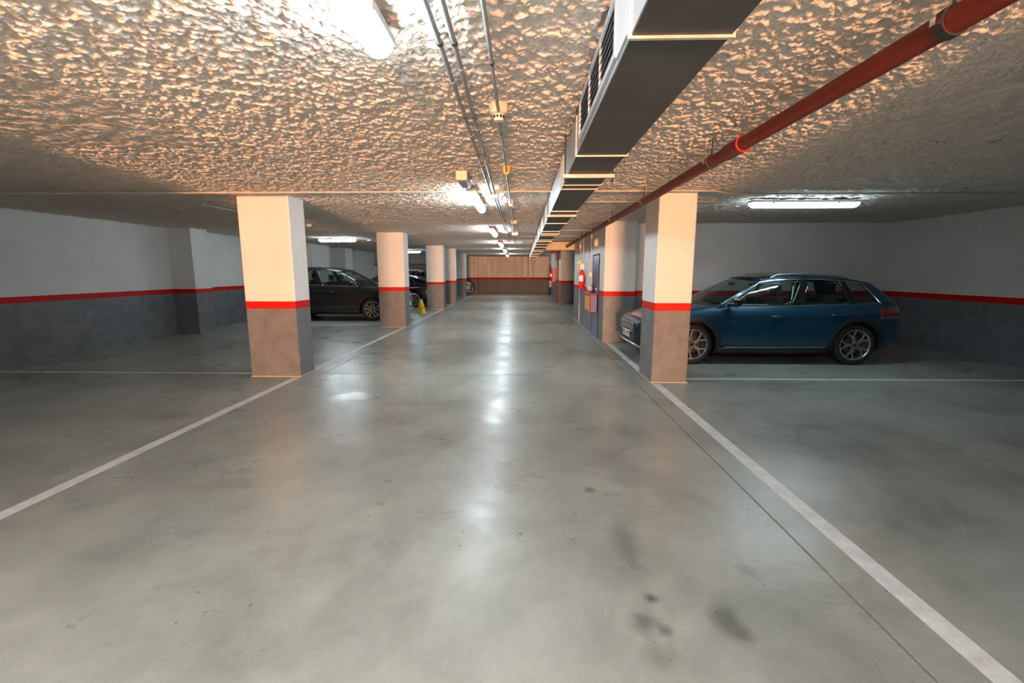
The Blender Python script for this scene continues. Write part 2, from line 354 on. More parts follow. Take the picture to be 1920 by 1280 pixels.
MB().box(-8.6, -4.15, 26.4, 26.7, 1.98, ZC).build('beam', 'rough', db); MB().box(-8.6, -4.15, 26.3, 26.4, 1.9, 1.98).build('bottom_rail', 'dark', db)

# ------------------------------------------------------------------ tube lamps
def tube_lamp(c, ln, axis, label, glow='lampglow', z=2.43):
    t = thing('tube_lamp', label, 'lamp', (c[0], c[1], z), 0 if axis == 'y' else R(90), group='ceiling tube lamps')
    h = ln / 2; hw = 0.058
    prof = [(-hw, 0.07), (-hw + .008, .03), (-hw + .026, .006), (-hw + .045, 0), (hw - .045, 0), (hw - .026, .006), (hw - .008, .03), (hw, 0.07)]
    ys = [(-h, .55), (-h + .035, .92), (-h + .07, 1), (h - .07, 1), (h - .035, .92), (h, .55)]
    P = [[(x * (0.75 + 0.25 * k), y, 0.07 - (0.07 - zz) * k) for (x, zz) in prof] for (y, k) in ys]
    mb = MB().grid(P); n = len(prof); mb.f += [tuple(range(n)), tuple(range(len(ys) * n - n, len(ys) * n))[::-1]]
    mb.build('diffuser', glow, t, smooth=50)
    MB().box(-hw - .004, hw + .004, -h - .006, h + .006, .071, .105, .004).build('housing', 'lampbody', t)
    for s in (-1, 1):
        MB().box(-.012, .012, s * h * .4 - .03, s * h * .4 + .03, .105, ZC - z).build('mount', 'lampbody', t)
        for q in (-1, 1): MB().box(q * (hw + .004), q * (hw + .010), s * h * .6 - .015, s * h * .6 + .015, .05, .09).build('clip', 'lampbody', t)
    return t
LX = [(-0.625, 1.36, 'nearest lit tube lamp, large at the top edge'), (-0.655, 6.55, 'lit tube lamp next to the beige junction box'), (-0.755, 11.55, 'third lit tube lamp along the aisle ceiling'),
      (-0.82, 16.6, 'fourth lit tube lamp along the aisle ceiling'), (-0.875, 21.6, 'fifth lit tube lamp along the aisle ceiling'), (-1.0, 28.0, 'farthest lit tube lamp before the end wall')]
for i, (x, y, l) in enumerate(LX): tube_lamp((x, y), 1.55, 'y', l, 'lampstrong' if i == 0 else 'lampglow')
tube_lamp((-0.60, -2.2), 1.55, 'y', 'tube lamp added behind the viewer to brighten the near floor', 'lampfill')  # fill lamp added out of view to lift the foreground floor
tube_lamp((-5.85, 14.4), 1.15, 'x', 'lit tube lamp above the dark suv on the left', glow='lampglow', z=2.45)
tube_lamp((-5.75, 22.7), 1.3, 'x', 'lit tube lamp seen between the second and third left columns', glow='lampweak', z=2.45)
tube_lamp((4.08, 6.95), 1.55, 'x', 'lit tube lamp over the blue car at right', glow='lampweak', z=2.45)

# unlit emergency luminaire with a beige end
t = thing('emergency_light', 'unlit grey emergency light with beige end before the second lamp', 'lamp', (-0.655, 5.15, 2.47))
MB().box(-.05, .05, -.19, .22, 0.0, .075, .012).build('cover', 'diffuser_off', t); MB().box(-.06, .06, -.23, -.19, .005, .10, .008).build('end_cap', 'beige', t)
MB().box(-.062, .062, -.19, .23, .076, .13).build('base', 'lampbody', t); MB().tube([(0, -.235, .05), (0, -.25, .05)], .014).build('knob', 'beige', t)
MB().tube([(.02, .22, .05), (.03, .33, .09), (.02, .45, .07)], .008).build('cable', 'conduit', t)

# ------------------------------------------------------------------ conduits on the ceiling
def conduit(pts, r, m, label, clips=0.9, name='electrical_conduit', sleeve=None):
    p0 = Vector(pts[0]); t = thing(name, label, 'conduit', p0)
    loc = [Vector(p) - p0 for p in pts]
    MB().tube(loc, r, 10).build('tube', m, t, smooth=50)
    acc = 0.35
    for a, b in zip(loc[:-1], loc[1:]):
        ln = (b - a).length; d = (b - a) / max(ln, 1e-6)
        while acc < ln:
            c = a + d * acc
            MB().tube([c - d * .012, c + d * .012], r * 1.2, 10).build('clip', 'dark' if m != 'pvc' else 'pvc', t)
            MB().tube([c, c + Vector((0, 0, max(.01, 2.558 - (p0.z + c.z))))], .006, 6).build('clip_stem', 'dark', t)
            if sleeve and acc + sleeve < ln: MB().tube([c + d * sleeve - d * .05, c + d * sleeve + d * .05], r * 1.22, 10).build('sleeve', m, t)
            acc += clips
        acc -= ln
    return t
zc = 2.52
conduit([(-.335, -2, zc), (-.372, 2.1, zc), (-.425, 6.08, zc)], .0125, 'conduit', 'left of the two grey conduits running to the beige junction box', .95, sleeve=.45)
conduit([(-.275, -2, zc), (-.308, 2.1, zc), (-.378, 6.08, zc)], .0125, 'conduit', 'right of the two grey conduits running to the beige junction box', .95, sleeve=.3)
conduit([(-.40, 6.24, zc), (-.50, 15.2, zc)], .0125, 'conduit', 'left grey conduit running on past the junction box', 1.4)
conduit([(-.365, 6.24, zc), (-.455, 15.2, zc)], .0125, 'conduit', 'right grey conduit running on past the junction box', 1.4)
conduit([(-.147, -2, zc), (-.156, 2.1, zc), (-.162, 3.0, zc)], .010, 'conduit', 'thin grey conduit leading to the smoke detector', .8)
conduit([(-.165, 3.12, zc), (-.178, 4.72, zc)], .010, 'conduit', 'thin grey conduit between smoke detector and yellowed cone', .8)
conduit([(-.18, 4.82, zc), (-.20, 7.6, zc), (-.30, 15.3, zc), (-.42, 26, zc)], .009, 'conduit', 'thin grey conduit running on beyond the yellowed cone', 1.6)
conduit([(-4.0, 6.05, 2.548), (-2.9, 6.05, 2.548), (1.9, 6.05, 2.548), (2.45, 6.08, 2.548), (2.72, 6.3, 2.548), (7.9, 6.32, 2.548)], .012, 'pvc', 'beige conduit crossing the ceiling over the first columns', 1.1)
conduit([(-8.5, 6.05, 2.548), (-4.0, 6.05, 2.548)], .012, 'pvc', 'beige conduit over the nearest left bay', 1.1)
conduit([(0.70, 7.05, 2.56), (3.3, 7.05, 2.56)], .009, 'pvc', 'thin beige conduit crossing behind the right column', .8)
conduit([(0.7, 11.7, 2.555), (1.73, 11.7, 2.555)], .011, 'pvc', 'beige conduit crossing to the wall above the blue door', .6)
conduit([(-.3, 13.6, 2.555), (1.73, 13.6, 2.555)], .011, 'pvc', 'beige conduit crossing to the wall above the electrical boxes', .7)
conduit([(-.45, 15.4, 2.555), (.33, 15.4, 2.555)], .011, 'pvc', 'short beige conduit between cable junction and duct far down the aisle', .5)
conduit([(-4.9, 7.0, 2.54), (-4.75, 10.3, 2.54), (-5.0, 14.8, 2.54), (-5.1, 22, 2.54)], .007, 'pvc', 'thin pale cable running over the left bays', 1.6)

def jbox(x, y, z, sx, sy, sz, label, m='beige'):
    t = thing('junction_box', label, 'box', (x, y, z))
    MB().box(-sx / 2, sx / 2, -sy / 2, sy / 2, 0, sz, .006).build('body', m, t); MB().box(-sx / 2 + .006, sx / 2 - .006, -sy / 2 + .006, sy / 2 - .006, -.008, 0, .002).build('lid', m, t)
    for s in (-1, 1): MB().tube([(s * sx * .22, -sy / 2 - .012, sz * .6), (s * sx * .22, -sy / 2, sz * .6)], .013).build('gland', m, t)
jbox(-.40, 6.16, 2.485, .125, .12, .07, 'beige junction box where the two grey conduits end')
jbox(-.50, 15.3, 2.50, .26, .12, .05, 'white junction box far down the aisle ceiling', 'white')
jbox(-.20, 9.5, 2.50, .12, .08, .06, 'small beige box on the thin conduit mid aisle')
jbox(-.47, 11.6, 2.49, .14, .08, .07, 'small beige box beside the third tube lamp')
jbox(-.23, 12.2, 2.48, .16, .12, .08, 'larger beige box on the thin conduit beyond the third lamp')
jbox(-4.76, 10.2, 2.52, .10, .07, .05, 'tiny white sensor box over the left bay', 'white')
jbox(-5.0, 14.85, 2.52, .10, .07, .05, 'tiny white box beside the second left column top', 'white')

def detector(x, y, label):
    t = thing('smoke_detector', label, 'detector', (x, y, 2.475))
    MB().lathe([(.0, 0.118), (.060, .118), (.062, .075), (.056, .045), (.040, .036)], (0, 0, 0), n=28).build('base', 'beige', t, smooth=35)
    MB().lathe([(.036, .036), (.034, .012), (.028, .0), (0, -.002)], (0, 0, 0), n=24).build('sensor_head', 'beige', t, smooth=35)
    for k in range(10):
        a = k * math.pi / 5 + .15; c, s = math.cos(a), math.sin(a)
        MB().add([(c * .0365 - s * w_ * .007, s * .0365 + c * w_ * .007, h) for w_, h in ((-1, .014), (1, .014), (1, .031), (-1, .031))] + [(c * .030 - s * w_ * .007, s * .030 + c * w_ * .007, h) for w_, h in ((-1, .014), (1, .014), (1, .031), (-1, .031))],
                 [(0, 1, 2, 3), (4, 5, 6, 7), (0, 1, 5, 4), (1, 2, 6, 5), (2, 3, 7, 6), (3, 0, 4, 7)]).build('vent_slot', 'black', t)
detector(-.163, 3.06, 'cream smoke detector with dark slots on the ceiling')
t = thing('lamp_holder', 'yellowed cone shaped ceiling fitting on thin conduit', 'fitting', (-.178, 4.77, 2.49))
MB().lathe([(.0, .11), (.045, .11), (.047, .075), (.036, .03), (.020, .004), (0, 0)], (0, 0, 0), n=20).build('cone', 'yellowed', t, smooth=40)
MB().lathe([(.05, .11), (.05, .122)], (0, 0, 0), n=20).build('rim', 'beige', t)
t = thing('ceiling_sensor', 'small white sensor hanging on the thin conduit past second lamp', 'sensor', (-.195, 6.95, 2.49))
MB().lathe([(.0, .09), (.035, .09), (.04, .06), (.03, .03), (.022, 0), (0, -.004)], (0, 0, 0), n=16).build('body', 'white', t, smooth=40)
MB().tube([(.03, .03, .0), (.05, .06, -.01), (.045, .1, .0), (.02, .1, .01)], .006, 6).build('loop', 'white', t)

# ------------------------------------------------------------------ ventilation duct
DX0, DX1, DZ0, DZ1 = .345, .672, 2.29, 2.533
du = thing('air_duct', 'long galvanised rectangular air duct along the ceiling', 'duct', (0, 0, 0))
def dsec(y0, y1, x0=DX0, x1=DX1):
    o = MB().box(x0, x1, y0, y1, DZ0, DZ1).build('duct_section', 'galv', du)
    MB().box(x0 + .003, x1 - .003, y0, y1, DZ0 - .004, DZ0).build('dark_bottom', 'ductdark', o)
fy = [-3.2, -1.5, 0.05, 1.62, 3.15, 4.17, 4.37, 5.93, 7.4, 8.83, 9.85, 11.2, 12.97, 14.6, 16.2, 17.7, 19.2, 20.8, 22.4, 24.0, 26.2]
for a, b in zip(fy[:-1], fy[1:]): dsec(a + .002, b - .002)
for y in fy:
    f = MB(); e = .009; th = .007
    f.box(DX0 - e, DX1 + e, y - th, y + th, DZ0 - e - .004, DZ0); f.box(DX0 - e, DX0, y - th, y + th, DZ0, DZ1); f.box(DX1, DX1 + e, y - th, y + th, DZ0, DZ1)
    f.build('flange', 'chan' if y in (1.62, 3.15, 4.17, 4.37) else 'galv', du)
for y in (-2.4, 0.6, 3.74, 6.31, 9.3, 11.6, 14.2, 17.0, 20.0, 23.0):
    h = MB().box(DX0 - .035, DX1 + .035, y - .018, y + .018, DZ0 - .032, DZ0 - .006).build('hanger_channel', 'chan', du)
    for x in (DX0 - .022, DX1 + .022):
        MB().tube([(x, y, DZ0 - .06), (x, y, ZC)], .005, 6).build('hanger_rod', 'dark', h); MB().tube([(x, y, DZ0 - .055), (x, y, DZ0 - .043)], .010, 6).build('nut', 'dark', h)
# louvre grille on the aisle side
GY0, GY1, GZ0, GZ1 = 1.85, 2.92, 2.335, 2.525
g = MB(); X = DX0; pr = .014
g.box(X - pr, X - .001, GY0 - .025, GY1 + .025, GZ0 - .022, GZ0); g.box(X - pr, X - .001, GY0 - .025, GY1 + .025, GZ1, GZ1 + .022); g.box(X - pr, X - .001, GY0 - .025, GY0, GZ0, GZ1); g.box(X - pr, X - .001, GY1, GY1 + .025, GZ0, GZ1)
gr = g.build('grille_frame', 'slat', du)
MB().box(X - .002, X - .0005, GY0, GY1, GZ0, GZ1).build('grille_back', 'black', gr)
for k in range(6):
    z = GZ0 + (k + .5) * (GZ1 - GZ0) / 6
    MB().add([(X - .013, GY0, z - .008), (X - .013, GY1, z - .008), (X - .003, GY1, z + .006), (X - .003, GY0, z + .006), (X - .013, GY0, z - .006), (X - .013, GY1, z - .006), (X - .003, GY1, z + .008), (X - .003, GY0, z + .008)],
             [(0, 1, 2, 3), (4, 7, 6, 5), (0, 4, 5, 1), (1, 5, 6, 2), (2, 6, 7, 3), (3, 7, 4, 0)]).build('louvre', 'slat', gr)
for y in (2.2, 2.54): MB().box(X - .012, X - .002, y - .006, y + .006, GZ0, GZ1).build('mullion', 'slat', gr)
MB().box(X - .010, X, 1.64, 1.82, DZ0 + .01, DZ1 - .03).build('blank_panel', 'slat', du)

# boxed branch crossing to the wall
bb = thing('branch_box', 'cream boxed duct branch with notched end crossing to the core wall', 'duct', (0, 16.0, 0))
poly = [(.76, 2.28), (1.9, 2.28), (1.9, 2.54), (.95, 2.54), (.93, 2.50), (.84, 2.455), (.83, 2.415), (.79, 2.39)]
MB().prism_y(poly, 0, .5).build('casing', 'boxed', bb); MB().box(.76, 1.9, -.012, 0, 2.27, 2.285).build('edge_strip', 'chan', bb)

# ------------------------------------------------------------------ red sprinkler pipe
rp = thing('sprinkler_pipe', 'dark red pipe hung along the ceiling towards the right column', 'pipe', (1.48, 0, 2.385))
MB().tube([(0, -6, 0), (0, 15.74, 0)], .046, 16).build('pipe', 'redpipe', rp, smooth=60)
MB().lathe([(.0, 15.72), (.058, 15.72), (.058, 15.81), (.03, 15.84), (0, 15.84)], (0, 0, 0), 'y', 16).build('end_cap', 'redpipe', rp)
for y in (-2.7, 3.42):
    c = MB().lathe([(.046, y - .16), (.055, y - .15), (.055, y + .10), (.046, y + .11)], (0, 0, 0), 'y', 18).build('coupling', 'redpipe', rp, smooth=40)
    MB().lathe([(.055, y - .160), (.058, y - .157), (.058, y - .150), (.055, y - .147)], (0, 0, 0), 'y', 18).build('coupling_ring', 'redbox', c)
for k in range(7):
    y = 3.80 + (k - 1) * 2.04
    c = MB().lathe([(.0465, y - .02), (.053, y - .02), (.053, y + .02), (.0465, y + .02)], (0, 0, 0), 'y', 16).build('pipe_clamp', 'dark', rp)
    MB().tube([(0, y, .05), (0, y, 2.565 - 2.385)], .005, 6).build('threaded_rod', 'dark', c); MB().box(-.066, -.05, y - .012, y + .012, -.012, .012).build('clamp_bolt', 'chrome', c)

# ------------------------------------------------------------------ gear on the service core wall (faces the aisle)
WX = 1.73
d = struct('door_1', 'narrow dark blue service door covered with posters', 'door'); d.location = (WX, 10.97, 0)
MB().box(-.012, -.002, -.44, .44, .01, 1.90, .002).build('leaf', 'door', d)
fr = MB(); fr.box(-.02, -.001, -.48, -.445, 0, 1.94); fr.box(-.02, -.001, .445, .48, 0, 1.94); fr.box(-.02, -.001, -.445, .445, 1.905, 1.94); fr.build('frame', 'black', d)
MB().box(-.016, -.013, -.30, .30, 1.16, 1.58).build('poster', 'poster', d)
MB().box(-.016, -.013, -.25, .05, 1.10, 1.145).build('poster', 'white', d); MB().box(-.016, -.013, .1, .3, 1.62, 1.72).build('poster', 'signblue', d)
h = MB().tube([(-.012, -.36, 1.02), (-.05, -.36, 1.02), (-.05, -.24, 1.02)], .010, 8).build('handle', 'chrome', d)

def wall_bin(x, y, z, label, L=.9):
    t = thing('fire_sand_box', label, 'box', (x, y, z))
    MB().box(-.17, -.002, -L / 2, L / 2, 0, .42, .012).build('casing', 'purple', t)
    MB().box(-.178, -.171, -L / 2 + .01, L / 2 - .01, .01, .41).build('front_frame', 'redbox', t)
    MB().box(-.183, -.179, -L / 2 + .10, L / 2 - .12, .04, .38).build('front_label', 'orange', t)
    MB().box(-.19, -.002, -L / 2 - .01, L / 2 + .01, .42, .44, .006).build('lid', 'redbox', t)
    return t
wall_bin(WX - .022, 11.02, .585, 'red and orange wall box with purple sheen on its side under the blue door posters')
bg = MB(); rr_ = random.Random(3); P = []
for i in range(9):
    row = []
    for j in range(14):
        a = j * 2 * math.pi / 13; ph = i * math.pi / 8; k = 1 + rr_.uniform(-.16, .16) if 0 < i < 8 and j < 13 else 1
        if j == 13: row.append(row[0]); continue
        row.append((1.635 + .075 * k * math.sin(ph) * math.cos(a), 11.30 + .19 * k * math.sin(ph) * math.sin(a), 1.12 + .085 * k * math.cos(ph)))
    P.append(row)
tag(bg.grid(P).build('plastic_bag', 'bag', smooth=60), 'crumpled translucent plastic bag on top of the red wall box', 'bag')

def extinguisher(x, y, z, label):
    t = thing('fire_extinguisher', label, 'extinguisher', (x, y, z), group='wall fire extinguishers')
    MB().lathe([(0, 0), (.07, .0), (.082, .015), (.083, .38), (.07, .43), (.035, .46), (.03, .48)], (0, 0, 0), n=20).build('cylinder', 'redbright', t, smooth=40)
    MB().lathe([(.022, .48), (.022, .51), (.012, .53)], (0, 0, 0), n=12).build('valve', 'dark', t)
    MB().box(-.012, .012, -.07, .03, .515, .53, .003).build('lever', 'redbox', t)
    MB().tube([(0, .03, .50), (-.03, .08, .47), (-.05, .095, .35), (-.05, .085, .12)], .011, 8).build('hose', 'rubber', t, smooth=60)
    P = [[(.0845 * math.cos(a), .0845 * math.sin(a), zz) for a in [R(150 + k * 15) for k in range(10)]] for zz in (.20, .36)]
    MB().grid(P).build('label_sticker', 'white', t)
    MB().box(.08, .108, -.05, .05, .15, .33).build('bracket', 'dark', t)
extinguisher(WX - .11, 12.80, 1.065, 'red fire extinguisher hung below the beige electrical boxes')
def ebox(y, z, sy, sz, dp, label, wx=WX):
    t = thing('electrical_box', label, 'box', (wx, y, z))
    MB().box(-dp, 0, -sy / 2, sy / 2, -sz / 2, sz / 2, .008).build('casing', 'beige', t); MB().box(-dp - .008, -dp, -sy / 2 + .015, sy / 2 - .015, -sz / 2 + .015, sz / 2 - .015, .002).build('cover', 'beige', t)
    MB().box(-dp - .011, -dp - .008, -.02, .02, -sz * .2, sz * .2).build('window', 'white', t)
ebox(14.15, 1.66, .62, .36, .12, 'larger beige electrical box high on the core wall')
ebox(13.35, 1.66, .42, .19, .12, 'smaller beige electrical box above the fire extinguisher')
ebox(11.72, 1.45, .16, .12, .06, 'small beige switch box beside the blue door')
def wconduit(y, z0, z1, label, wx=WX, r=.014): 
    t = thing('wall_conduit', label, 'conduit', (wx - .02, y, z0)); MB().tube([(0, 0, 0), (0, 0, z1 - z0)], r, 8).build('tube', 'pvc', t, smooth=60)
    k = z0 + .3
    while k < z1: MB().box(-.018, .02, -.02, .02, k - z0 - .01, k - z0 + .01).build('clip', 'pvc', t); k += .6
wconduit(14.0, 0.0, 1.475, 'beige conduit running down the core wall to the floor')
wconduit(13.95, 1.845, 2.56, 'beige conduit rising from the larger electrical box')
wconduit(13.3, 1.76, 2.52, 'beige conduit rising from the smaller electrical box')
wconduit(11.75, 1.515, 2.56, 'beige conduit rising from the switch box beside the door')
t = thing('alarm_siren', 'small red alarm siren on the core wall', 'siren', (WX, 14.3, 2.27))
MB().lathe([(.055, 0), (.055, -.05), (.04, -.08), (0, -.085)], (0, 0, 0), 'x', 16).build('horn', 'redbright', t, smooth=40); MB().box(-.06, 0, -.36, -.24, -.06, .06, .006).build('back_box', 'beige', t)
t = thing('emergency_lamp', 'round yellowed bulkhead lamp over the blue door', 'lamp', (WX, 10.95, 2.20))
MB().lathe([(.10, 0), (.105, -.03), (.095, -.06), (.06, -.085), (0, -.09)], (0, 0, 0), 'x', 20).build('globe', 'beige', t, smooth=40); MB().lathe([(.115, 0), (.115, -.02)], (0, 0, 0), 'x', 20).build('rim', 'lampbody', t)
t2 = MB().box(-.09, 0, .42, .62, -.06, .10, .01).build('control_box', 'diffuser_off', t)
t = thing('wall_sign', 'small pale blue sign plate on the core wall', 'sign', (WX, 12.2, 2.02))
MB().box(-.008, 0, -.15, .15, -.12, .09).build('plate', 'signblue', t); MB().box(-.010, -.008, -.10, .10, -.10, -.02).build('pictogram', 'white', t)

# far service wall
def fx(y): return 1.72 + (y - 21.3) * .08 / 12.1
t = thing('riser_pipe', 'red vertical riser pipe by the far service wall', 'pipe', (fx(22.4) - .07, 22.4, 0))
MB().tube([(0, 0, 0), (0, 0, 2.56)], .04, 12).build('pipe', 'redpipe', t, smooth=60)
for z in (.9, 1.7, 2.3): MB().lathe([(.051, z - .03), (.06, z - .03), (.06, z + .03), (.051, z + .03)], (0, 0, 0), n=14).build('collar', 'redbox', t)
MB().tube([(0, 0, 2.45), (-.5, .3, 2.45), (-.75, 4, 2.45)], .03, 8).build('feed_pipe', 'redbox', t)
t = thing('hose_cabinet', 'orange red fire hose cabinet beyond the riser pipe', 'cabinet', (fx(25), 25.4, .97))
MB().box(-.18, -.005, -.5, .5, 0, .74, .01).build('case', 'redbright', t); MB().box(-.19, -.181, -.46, .46, .04, .70).build('door', 'redbright', t); MB().box(-.205, -.19, .36, .40, .3, .42).build('handle', 'chrome', t)
extinguisher(fx(27.3) - .11, 27.3, 1.05, 'far red fire extinguisher beside the hose cabinet')
wall_bin(fx(29.2) - .004, 29.0, .56, 'far small red wall box near the end wall', .7)
d = struct('door_2', 'dark narrow door in the far service wall', 'door'); d.location = (fx(30.0) - .0, 30.3, 0)
MB().box(-.03, -.005, -.45, .45, .01, 1.95).build('leaf', 'black', d); MB().box(-.04, -.032, -.4, -.36, .95, 1.08).build('handle', 'chrome', d)

# ------------------------------------------------------------------ folding floor sign
t = thing('floor_sign', 'yellow folding wet floor sign standing by the black fastback', 'sign', (-3.80, 16.75, 0), R(66)); t.scale = (.82, .82, .82)
for s in (-1, 1):
    q = [(-.13, s * .17, 0), (.13, s * .17, 0), (.085, s * .02, .60), (-.085, s * .02, .60)]
    o = [(x, y - s * .018, z) for x, y, z in q]
    p = MB().add(q + o, [(0, 1, 2, 3), (7, 6, 5, 4), (0, 4, 5, 1), (1, 5, 6, 2), (2, 6, 7, 3), (3, 7, 4, 0)]).build('panel', 'yellow', t)
    e = s * .004
    n_ = [(-.05, s * .115 + e, .22), (.05, s * .115 + e, .22), (.0, s * .08 + e, .36)]
    MB().add(n_ + [(x, y - s * .003, z) for x, y, z in n_], [(0, 1, 2), (5, 4, 3), (0, 3, 4, 1), (1, 4, 5, 2), (2, 5, 3, 0)]).build('warning_triangle', 'redbright', p)
MB().box(-.06, .06, -.03, .03, .585, .635, .01).build('handle', 'yellow', t)

# ------------------------------------------------------------------ cars
def interp(tab):
    X = np.array([a for a, _ in tab], float); Y = np.array([b for _, b in tab], float)
    h = np.diff(X); dl = np.diff(Y) / h; m_ = np.zeros(len(X)); m_[0] = dl[0]; m_[-1] = dl[-1]
    for i in range(1, len(X) - 1):
        m_[i] = 0 if dl[i - 1] * dl[i] <= 0 else 2 * dl[i - 1] * dl[i] / (dl[i - 1] + dl[i])
    def f(x):
        x = min(max(x, X[0]), X[-1]); i = min(int(np.searchsorted(X, x, 'right')) - 1, len(h) - 1); i = max(i, 0)
        t_ = (x - X[i]) / h[i]; t2_ = t_ * t_; t3 = t2_ * t_
        return float((2 * t3 - 3 * t2_ + 1) * Y[i] + (t3 - 2 * t2_ + t_) * h[i] * m_[i] + (-2 * t3 + 3 * t2_) * Y[i + 1] + (t3 - t2_) * h[i] * m_[i + 1])
    return f
SIDE = interp([(0, .90), (.06, .945), (.2, .985), (.38, 1.0), (.55, .992), (.70, .985), (.80, .993), (.90, .965), (1.0, .915)])
def lerp(a, b, t_): return a + (b - a) * t_

def car(label, loc, rz, paint, P, spoke, plate=None, detail=True, group=None):
    root = thing('car', label, 'car', loc, rz)
    L, Wd = P['L'], P['W']
    W = interp([(s, v * Wd) for s, v in P['w']]); ZB = interp(P['zb']); ZS = interp(P['zs']); ZT = interp(P['zt'])
    wf, wr_, wrad = P['wf'], P['wr'], P['R']
    def X(s): return L / 2 - s
    def side(s, t_, sg=-1, off=0.0):
        zb, zs = ZB(s), ZS(s); return (X(s), sg * (W(s) * SIDE(t_) + off), zb + t_ * (zs - zb))
    # lower body
    st = [0, .015, .05, .1, .18, .3, .45] + list(np.linspace(.6, L - .5, 26)) + [L - .35, L - .22, L - .12, L - .05, L - .015, L]
    tv = [0, .06, .2, .38, .55, .65, .74, .80, .86, .93, 1.0]; top = [.97, .9, .75, .5, .25, 0]
    rows = []
    for s in st:
        zs, zt = ZS(s), ZT(s); w_ = W(s); half = [(0, ZB(s)), (w_ * .6, ZB(s))] + [(w_ * SIDE(t_), ZB(s) + t_ * (zs - ZB(s))) for t_ in tv]
        for k in top:
            half.append((w_ * SIDE(1.0) * k, lerp(zs, zt, (1 - k) ** .55 if k < .97 else .12)))
        ring = [(X(s), y, z) for y, z in half] + [(X(s), -y, z) for y, z in half[-2:0:-1]]
        rows.append(ring)
    n = len(rows[0]); mb = MB(); mb.v = [q for r_ in rows for q in r_]
    for i in range(len(rows) - 1):
        for k in range(n): mb.f.append((i * n + k, i * n + (k + 1) % n, (i + 1) * n + (k + 1) % n, (i + 1) * n + k))
    mb.f += [tuple(range(n))[::-1], tuple(range((len(rows) - 1) * n, len(rows) * n))]
    body = mb.build('body', paint, root)
    # wheel arches cut out
    cut = MB(); ar = wrad + .055
    for s in (wf, wr_):
        for sg in (-1, 1): cut.lathe([(ar, sg * (Wd - .30)), (ar, sg * (Wd + .2))], (X(s), 0, wrad), 'y', 40)
    co = cut.build('arch_cutter', 'trim'); md = body.modifiers.new('b', 'BOOLEAN'); md.operation = 'DIFFERENCE'; md.object = co; md.solver = 'EXACT'
    co.location = loc; co.rotation_euler = (0, 0, rz)
    bpy.context.view_layer.update()
    dg = bpy.context.evaluated_depsgraph_get(); me = bpy.data.meshes.new_from_object(body.evaluated_get(dg)); body.modifiers.clear(); body.data = me
    bpy.data.objects.remove(co)
    me.materials.clear(); me.materials.append(paint if not isinstance(paint, str) else M[paint]); me.materials.append(M['trim'])
    for p in me.polygons:
        c = p.center; p.material_index = 0
        for s in (wf, wr_):
            if all(math.hypot(me.vertices[v].co.x - X(s), me.vertices[v].co.z - wrad) < ar + .004 for v in p.vertices) and abs(c.y) > .4: p.material_index = 1
        if c.z < ZB(L / 2) + .04 or (c.x > X(.045) and abs(p.normal.x) > .6): p.material_index = 1
    shade(body, 32)
    # cladding: arches, sills
    if P.get('clad'):
        for s in (wf, wr_):
            for sg in (-1, 1):
                rows_ = []
                for k in range(25):
                    a = R(-14 + k * 208 / 24); pr = []
                    for (rr, of) in ((ar - .004, -.06), (ar - .004, .012), (ar + .03, .018), (ar + .058, .010), (ar + .060, -.03)):
                        xx, zz = X(s) + rr * math.cos(a), wrad + rr * math.sin(a); ss = L / 2 - xx
                        tt = min(max((zz - ZB(ss)) / max(ZS(ss) - ZB(ss), .01), 0), 1); pr.append((xx, sg * (W(ss) * SIDE(tt) + of), max(zz, .2)))
                    rows_.append(pr)
                MB().grid(rows_).build('arch_trim', 'trim', root, smooth=50)
    for sg in (-1, 1):
        sl = MB().grid([[side(s, t_, sg, .012) for t_ in (0, .05, .10, .14)] for s in np.linspace(wf + ar + .02, wr_ - ar - .02, 12)]).build('sill', 'trim', root, smooth=50); solid(sl, .02, 0)
        if P.get('sillchrome'):
            MB().tube([side(s, .15, sg, .012) for s in np.linspace(wf + ar + .12, wr_ - ar - .1, 10)], .009, 6).build('sill_strip', 'chrome', root)
    # greenhouse
    bs = interp([(0, P['A'][0]), (1, P['D'][0])]); rail_s = interp([(u, p[0]) for u, p in P['rail']]); rail_z = interp([(u, p[1]) for u, p in P['rail']]); rail_y = interp([(u, p[2]) for u, p in P['rail']])
    def G(u, v, sg=-1, off=0.0):
        s0 = lerp(P['A'][0], P['D'][0], u); z0 = ZS(s0) - .004; y0 = W(s0) * SIDE(1.0) - .015
        s1, z1, y1 = rail_s(u), rail_z(u), rail_y(u)
        b = math.sin(v * math.pi) * .022
        return (X(lerp(s0, s1, v)), sg * (lerp(y0, y1, v) + b + off), lerp(z0, z1, v) + b * .3)
    def gpatch(name, m, u0, u1, v0, v1, sg, off=0.0, th=.012, nu=8, nv=6):
        o = MB().grid([[G(lerp(u0, u1, i / nu), lerp(v0, v1, j / nv), sg, off) for j in range(nv + 1)] for i in range(nu + 1)]).build(name, m, root, smooth=60); solid(o, th, 0); return o
    pl = P['pillars']          # list of (u0,u1,material)
    for sg in (-1, 1):
        for (u0, u1, m_) in pl: gpatch('pillar', paint if m_ == 'paint' else m_, u0, u1, -.04, .97, sg, 0, .035)
        gpatch('roof_rail', paint, 0, 1, .91, 1.0, sg, .002, .03, 20, 2)
        for k in range(len(pl) - 1): gpatch('side_window', 'glass', pl[k][1] - .004, pl[k + 1][0] + .004, -.03, .95, sg, -.008, .006)
        u0, u1 = pl[0][1], pl[-1][0]
        lo = [G(lerp(u0, u1, i / 14), .015, sg, .012) for i in range(15)]; up_ = [G(lerp(u0, u1, i / 14), .905, sg, .014) for i in range(15)]
        fr_ = [G(u0, lerp(.015, .905, j / 6), sg, .014) for j in range(7)]; bk = [G(u1, lerp(.015, .905, j / 6), sg, .014) for j in range(7)]
